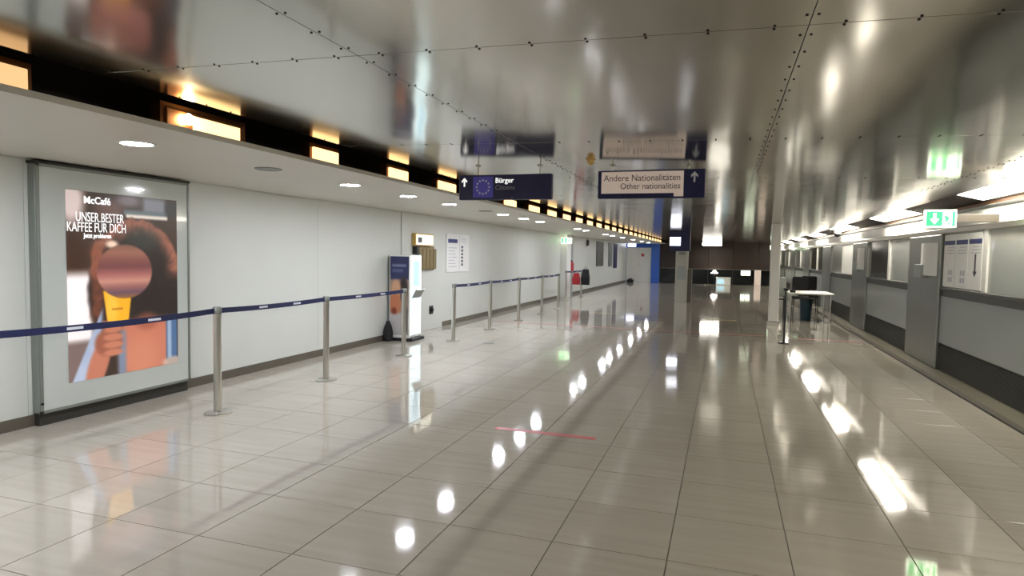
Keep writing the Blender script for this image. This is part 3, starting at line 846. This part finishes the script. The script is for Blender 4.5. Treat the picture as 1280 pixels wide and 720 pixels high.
# ================================================================== OVERHEAD SIGNS
def rods(t, xsx, y, z):
    for x in xsx:
        obj('hanger', MB().tube([(x, y, z), (x, y, zc(x) - .01)], .007, 8), M['steel'], t)
        obj('ceiling_mount', MB().lathe(x, y, [(.03, zc(x) + .001), (.03, zc(x) - .006), (.012, zc(x) - .012)], 14), M['steel'], t)
YS, SK = 5.82, 1.095
def arrow_up(cx, cz, s_, fr, name, parent, mat):
    return obj(name, MB().prism([(cx - .009 * s_, cz - .05 * s_), (cx + .009 * s_, cz - .05 * s_), (cx + .009 * s_, cz + .018 * s_), (cx + .034 * s_, cz - .004 * s_), (cx + .034 * s_, cz + .02 * s_),
                                 (cx, cz + .055 * s_), (cx - .034 * s_, cz + .02 * s_), (cx - .034 * s_, cz - .004 * s_), (cx - .009 * s_, cz + .018 * s_)], .001, .003, fr), mat, parent)
def sign_frame(x, z): return (Vector((x, YS, z)), Vector((SK, 0, 0)), Vector((0, 0, SK)), Vector((0, -1, 0)))
XA, ZA = -2.505, 2.018
s1 = thing('overhead_sign', 'navy hanging sign with violet flag square and white arrow at its left', 'sign', (-2.04, YS, ZA), 'hanging direction signs')
obj('body', MB().bbox(XA, XA + .86 * SK, YS, YS + .06, ZA, ZA + .22 * SK, .006), M['navy_sign'], s1)
rods(s1, (XA + .19, XA + .82), YS + .03, ZA + .22 * SK)
FR = sign_frame(XA, ZA)
arrow_up(.052, .155, .75, FR, 'arrow', s1, M['white_ink'])
fl = obj('flag_square', MB().prism([(.135, .02), (.325, .02), (.325, .205), (.135, .205)], .0005, .002, FR), M['violet'], s1)
st = MB()
for q in range(12):
    a = q * math.pi / 6
    cx, cz = .23 + .06 * math.sin(a), .112 + .06 * math.cos(a)
    st.prism([(cx + .013 * math.sin(b * math.pi / 5) * (1 if b % 2 == 0 else .42), cz + .013 * math.cos(b * math.pi / 5) * (1 if b % 2 == 0 else .42)) for b in range(10)][::-1], .002, .003, FR)
so_ = obj('star_ring', st, M['white_ink_dull'], fl); so_['kind'] = 'stuff'
text('lettering', 'B\u00fcrger', .068, (XA + .345 * SK, YS - .002, ZA + .148 * SK), AX, BZ, M['white_ink'], s1, bold=.001)
text('lettering', 'Citizens', .062, (XA + .345 * SK, YS - .002, ZA + .088 * SK), AX, BZ, M['sign_grey'], s1)
XA, ZA = -1.125, 2.018
s2 = thing('overhead_sign', 'hanging sign with a pale lettered panel and a white arrow on navy', 'sign', (-.65, YS, ZA), 'hanging direction signs')
obj('body', MB().bbox(XA, XA + .86 * SK, YS, YS + .06, ZA, ZA + .23 * SK, .006), M['navy_sign'], s2)
rods(s2, (XA + .125, XA + .80), YS + .03, ZA + .23 * SK)
FR2 = sign_frame(XA, ZA)
obj('pale_panel', MB().prism([(.03, .04), (.62, .04), (.62, .012), (.695, .012), (.695, .218), (.03, .218)], .0005, .0025, FR2), M['tan'], s2)
text('lettering', 'Andere Nationalit\u00e4ten', .081, (XA + .672 * SK, YS - .003, ZA + .142 * SK), AX, BZ, M['brown_ink'], s2, 'RIGHT', .93)
text('lettering', 'Other nationalities', .075, (XA + .672 * SK, YS - .003, ZA + .076 * SK), AX, BZ, M['brown_ink'], s2, 'RIGHT', .93)
arrow_up(.778, .165, .8, FR2, 'arrow', s2, M['white_ink_dull'])
SX, SY = -1.12, 5.45
SZ = zc(SX)
sd = thing('sprinkler', 'small brass sprinkler head under the ceiling between the hanging signs', 'sprinkler', (SX, SY, SZ))
obj('plate', MB().lathe(SX, SY, [(.045, SZ + .001), (.045, SZ - .006), (.03, SZ - .010)], 18), M['gold'], sd, True)
obj('bulb', MB().lathe(SX, SY, [(.026, SZ - .010), (.032, SZ - .022), (.030, SZ - .036), (.018, SZ - .048), (.006, SZ - .052)], 16), M['gold'], sd, True)

# ================================================================== RIGHT SIDE
def sheet(y0, y1, label, arrow):
    t = thing('notice_sheet', label, 'notice', (XR - .02, (y0 + y1) / 2, 1.17), 'white notice sheets in the right window')
    x = XR - .0135
    obj('paper', MB().box(x, XR + .009, y0 + .004, y1 - .004, 1.175, 1.84), M['paper'], t)
    obj('blue_header', MB().box(x - .002, x, y0 + .02, y1 - .02, 1.71, 1.765), M['navy_print'], t)
    if arrow:
        fr_ = (Vector((x, (y0 + y1) / 2 - .02, 1.46)), Vector((0, -1, 0)), Vector((0, 0, 1)), Vector((-1, 0, 0)))
        obj('arrow', MB().prism([(-.022, .13), (.022, .13), (.022, -.07), (.06, -.07), (0, -.14), (-.06, -.07), (-.022, -.07)][::-1], .0005, .002, fr_), M['black'], t)
    tx = MB()
    for q in range(3): tx.box(x - .0015, x, y0 + .05, y1 - .08 - .03 * q, 1.60 + q * .035, 1.61 + q * .035)
    tq = obj('text_lines', tx, M['pale_ink'], t); tq['kind'] = 'stuff'
    if not arrow:
        pc = MB()
        for a_, b_ in ((0, 0), (1, 0), (0, 1), (1, 1)): pc.box(x - .0015, x, y0 + .08 + a_ * .09, y0 + .14 + a_ * .09, 1.24 + b_ * .09, 1.30 + b_ * .09)
        tq = obj('pictograms', pc, M['pale_ink'], t); tq['kind'] = 'stuff'
sheet(8.44, 8.87, 'white window notice with a black down arrow under a blue header', True)
sheet(8.88, 9.31, 'middle white window notice with blue header, left of the arrow sheet', False)
sheet(9.32, 9.75, 'white window notice beside the steel pilaster, leftmost of three', False)
def curled(yc, label, w=.42):
    t = thing('paper_holder', label, 'paper holder', (XR - .04, yc, 1.28), 'papers on the steel pilasters')
    vs, fs = [], []
    n = 10
    x = XR - .037
    for i in range(n + 1):
        a = i / n
        yy = yc + w * (a - .5)
        bulge = .05 * math.sin(math.pi * a)
        for zz in (1.30, 1.75):
            vs += [(x - bulge, yy, zz), (x - bulge - .003, yy, zz)]
    for i in range(n):
        a, b = i * 4, i * 4 + 4
        fs += [(a, b, b + 2, a + 2), (a + 1, a + 3, b + 3, b + 1), (a + 2, b + 2, b + 3, a + 3), (a, a + 1, b + 1, b)]
    fs += [(0, 2, 3, 1), (n * 4, n * 4 + 1, n * 4 + 3, n * 4 + 2)]
    obj('curled_sheet', MB().add(vs, fs), M['paper'], t, True)
    obj('tray', MB().bbox(x - .085, x + .001, yc + w * .05, yc + w * .52, 1.27, 1.45, .006), M['frame'], t)
curled(10.3, 'curled white paper on the nearest steel pilaster', .75)
curled(15.0, 'curled white paper on the second steel pilaster', .7)
ws = tag(obj('window_blind', MB().bbox(XR - .012, XR + .009, 15.98, 17.25, 1.165, 1.85, .003), M['paper']), 'bright white sheet filling a window pane behind the second pilaster', 'blind')
cd = thing('dome_camera', 'small dark dome camera under the right ceiling strip', 'camera', (2.55, 17.0, 2.1))
obj('mount', MB().lathe(2.55, 17.0, [(.09, Z_A - .018), (.09, 2.13), (.075, 2.11)], 20), M['white'], cd, True)
obj('dome', MB().lathe(2.55, 17.0, [(.07, 2.11), (.066, 2.07), (.045, 2.045), (.015, 2.035)], 20), M['black'], cd, True)

# steel column, table and the things around it
sc_ = thing('steel_column', 'bright slim column left of the folding table', 'column', (1.08, 15.4, 0))
obj('shaft', MB().bbox(.98, 1.18, 15.3, 15.5, .08, zc(1.18), .02), M['white'], sc_)
obj('base', MB().bbox(.96, 1.20, 15.28, 15.52, 0, .08, .006), M['steel_post'], sc_)
tb = thing('folding_table', 'white topped folding table standing by the stone kerb', 'table', (1.95, 16.9, 0))
obj('table_top', MB().bbox(1.46, 2.44, 16.3, 17.5, .665, .70, .008), M['white'], tb)
for x, y in ((1.52, 16.38), (2.38, 16.38), (1.52, 17.42), (2.38, 17.42)):
    obj('leg', MB().tube([(x, y, 0), (x, y, .67)], .018, 10), M['steel_post'], tb)
obj('stretcher', MB().tube([(1.52, 17.42, .3), (2.38, 17.42, .3)], .012, 8), M['steel_post'], tb)
bn = thing('waste_bin', 'dark teal waste bin under the folding table', 'bin', (1.95, 17.0, 0))
obj('bucket', MB().lathe(1.93, 17.0, [(.11, 0), (.115, .02), (.145, .46), (.15, .5), (.135, .5), (.12, .46)], 22), M['teal'], bn, True)
obj('rim', MB().lathe(1.93, 17.0, [(.15, .5), (.157, .505), (.157, .525), (.147, .53)], 22), M['black'], bn)
def chair(x, y, label, rz=0):
    t = thing('office_chair', label, 'chair', (x, y, 0), 'dark chairs behind the folding table')
    obj('seat', MB().bbox(x - .22, x + .22, y - .22, y + .22, .44, .51, .03), M['blackmatte'], t)
    obj('backrest', MB().bbox(x - .20, x + .20, y + .18, y + .24, .62, 1.02, .03), M['blackmatte'], t)
    obj('back_bar', MB().box(x - .03, x + .03, y + .2, y + .23, .48, .68), M['black'], t)
    for sx in (-1, 1):
        for sy in (-1, 1): obj('leg', MB().tube([(x + .18 * sx, y + .18 * sy, .45), (x + .2 * sx, y + .21 * sy, 0)], .012, 8), M['black'], t)
chair(1.95, 18.4, 'dark chair behind the folding table, left of the pair')
chair(2.28, 19.4, 'dark chair behind the folding table, farther right of the pair')
bp = thing('barrier_post', 'thin black pole on a round base left of the folding table', 'barrier post', (1.04, 12.1, 0))
obj('base', MB().lathe(1.04, 12.1, [(.09, 0), (.09, .012), (.04, .02), (.02, .03)], 24), M['black'], bp, True)
obj('pole', MB().lathe(1.04, 12.1, [(.014, .03), (.014, .93)], 12), M['black'], bp, True)
obj('head', MB().bbox(1.0, 1.08, 12.06, 12.14, .93, .98, .01), M['black'], bp)
tr = thing('trolley', 'grey equipment trolley with dark fittings left of the folding table', 'trolley', (1.4, 18.2, 0))
obj('cabinet', MB().bbox(1.22, 1.56, 18.0, 18.4, .5, 1.0, .01), M['frame'], tr)
obj('shelf', MB().bbox(1.19, 1.59, 17.95, 18.45, .42, .45, .006), M['black'], tr)
for x, y in ((1.24, 18.02), (1.54, 18.02), (1.24, 18.38), (1.54, 18.38)):
    obj('leg', MB().tube([(x, y, 0), (x, y, .5)], .015, 8), M['black'], tr)
tag(obj('scanner', MB().bbox(1.50, 1.62, 16.35, 16.47, .70, .76, .01).bbox(1.54, 1.58, 16.37, 16.45, .76, .86, .01), M['black']), 'small black device on the left end of the folding table', 'device')

# ================================================================== FLOOR MARKINGS
def tape(x0, x1, y, w, mat, label, group):
    return tag(obj('floor_tape', MB().box(x0, x1, y - w / 2, y + w / 2, 0, .0012), mat), label, 'floor tape', group)
tape(-1.82, -.95, 5.09, .075, M['red'], 'short red tape strip on the tiles in the foreground', 'tape strips on the floor')
tape(-4.9, .75, 13.1, .05, M['red'], 'long thin red tape line crossing the hall near the farther barriers', 'tape strips on the floor')
tape(1.35, 2.45, 12.95, .05, M['red'], 'short red tape strip in front of the folding table', 'tape strips on the floor')
tape(-.46, .31, 16.0, .06, M['yellow'], 'yellow tape strip in front of the grey column', 'tape strips on the floor')
tape(-3.3, -2.6, 16.3, .06, M['yellow'], 'yellow tape strip on the tiles left of the grey column', 'tape strips on the floor')
tag(obj('cover_plate', MB().lathe(-3.68, 9.9, [(.09, 0), (.09, .004), (.075, .006)], 24), M['frame_dark'], None, True), 'small dark round cap on the floor by the belt post', 'cover plate')

# ================================================================== MID AND FAR DISTANCE
gc = thing('notice_column', 'grey free-standing column in the middle of the hall', 'column', (-1.3, 21.7, 0))
obj('shaft', MB().bbox(-1.52, -1.13, 21.5, 21.9, .0, 1.68, .008), M['concrete'], gc)
obj('side_cabinet', MB().bbox(-1.13, -1.0, 21.6, 21.95, 0, 1.1, .006), M['base'], gc)
obj('top_notice', MB().box(-1.42, -1.22, 21.492, 21.501, 1.56, 1.65), M['frame_dark'], gc)
obj('notice', MB().box(-1.47, -1.18, 21.494, 21.501, .75, 1.2), M['panel'], gc)
hs = thing('overhead_sign', 'distant navy sign box with a glowing white field above the grey column', 'sign', (-1.4, 21.6, 1.7), 'hanging direction signs')
obj('body', MB().bbox(-1.74, -1.08, 21.5, 21.9, 1.685, zc(-1.08) - .001, .01), M['navy_sign'], hs)
obj('lit_field', MB().box(-1.72, -1.38, 21.492, 21.5, 1.86, 2.13), M['sign_lit'], hs)
fl_ = thing('ceiling_light', 'bright warm rectangular light box before the dark far wall', 'ceiling light', (-.7, 35.5, 2.1))
obj('body', MB().bbox(-1.15, -.15, 35.2, 36.0, 2.12, zc(-.15) - .001, .01), M['frame'], fl_)
obj('diffuser', MB().bbox(-1.13, -.17, 35.17, 35.98, 2.12, 2.27, .005), M['panel_lit'], fl_)
ex = thing('lit_sign', 'small two-part glowing sign low in the dark far glazing', 'sign', (1.1, YF, .5))
obj('housing', MB().box(.86, 1.38, YF + .0, YF + .02, .52, .82), M['black'], ex)
obj('lit_field', MB().box(.88, 1.10, YF - .01, YF, .54, .80), M['exit_white'], ex)
obj('lit_field', MB().box(1.13, 1.36, YF - .01, YF, .54, .80), M['exit_white'], ex)
dc = thing('display_cabinet', 'low pale blue glowing cabinet before the dark far glazing', 'cabinet', (-.05, 36.5, 0))
obj('body', MB().bbox(-.40, .35, 36.4, 36.8, 0, .38, .01), M['white'], dc)
obj('lit_front', MB().box(-.36, .02, 36.39, 36.4, .05, .33), M['screen'], dc)
obj('lid', MB().bbox(-.42, .37, 36.38, 36.82, .38, .41, .006), M['paper'], dc)
fl2 = thing('floor_lamp', 'small glowing lamp on a thin stand before the dark far wall', 'lamp', (-.4, 36.7, 0))
obj('stand', MB().tube([(-.5, 36.7, 0), (-.5, 36.7, .62)], .015, 8), M['black'], fl2)
obj('shade', MB().lathe(-.5, 36.7, [(.20, .62), (.12, .68), (.05, .78)], 16), M['panel_lit'], fl2, True)
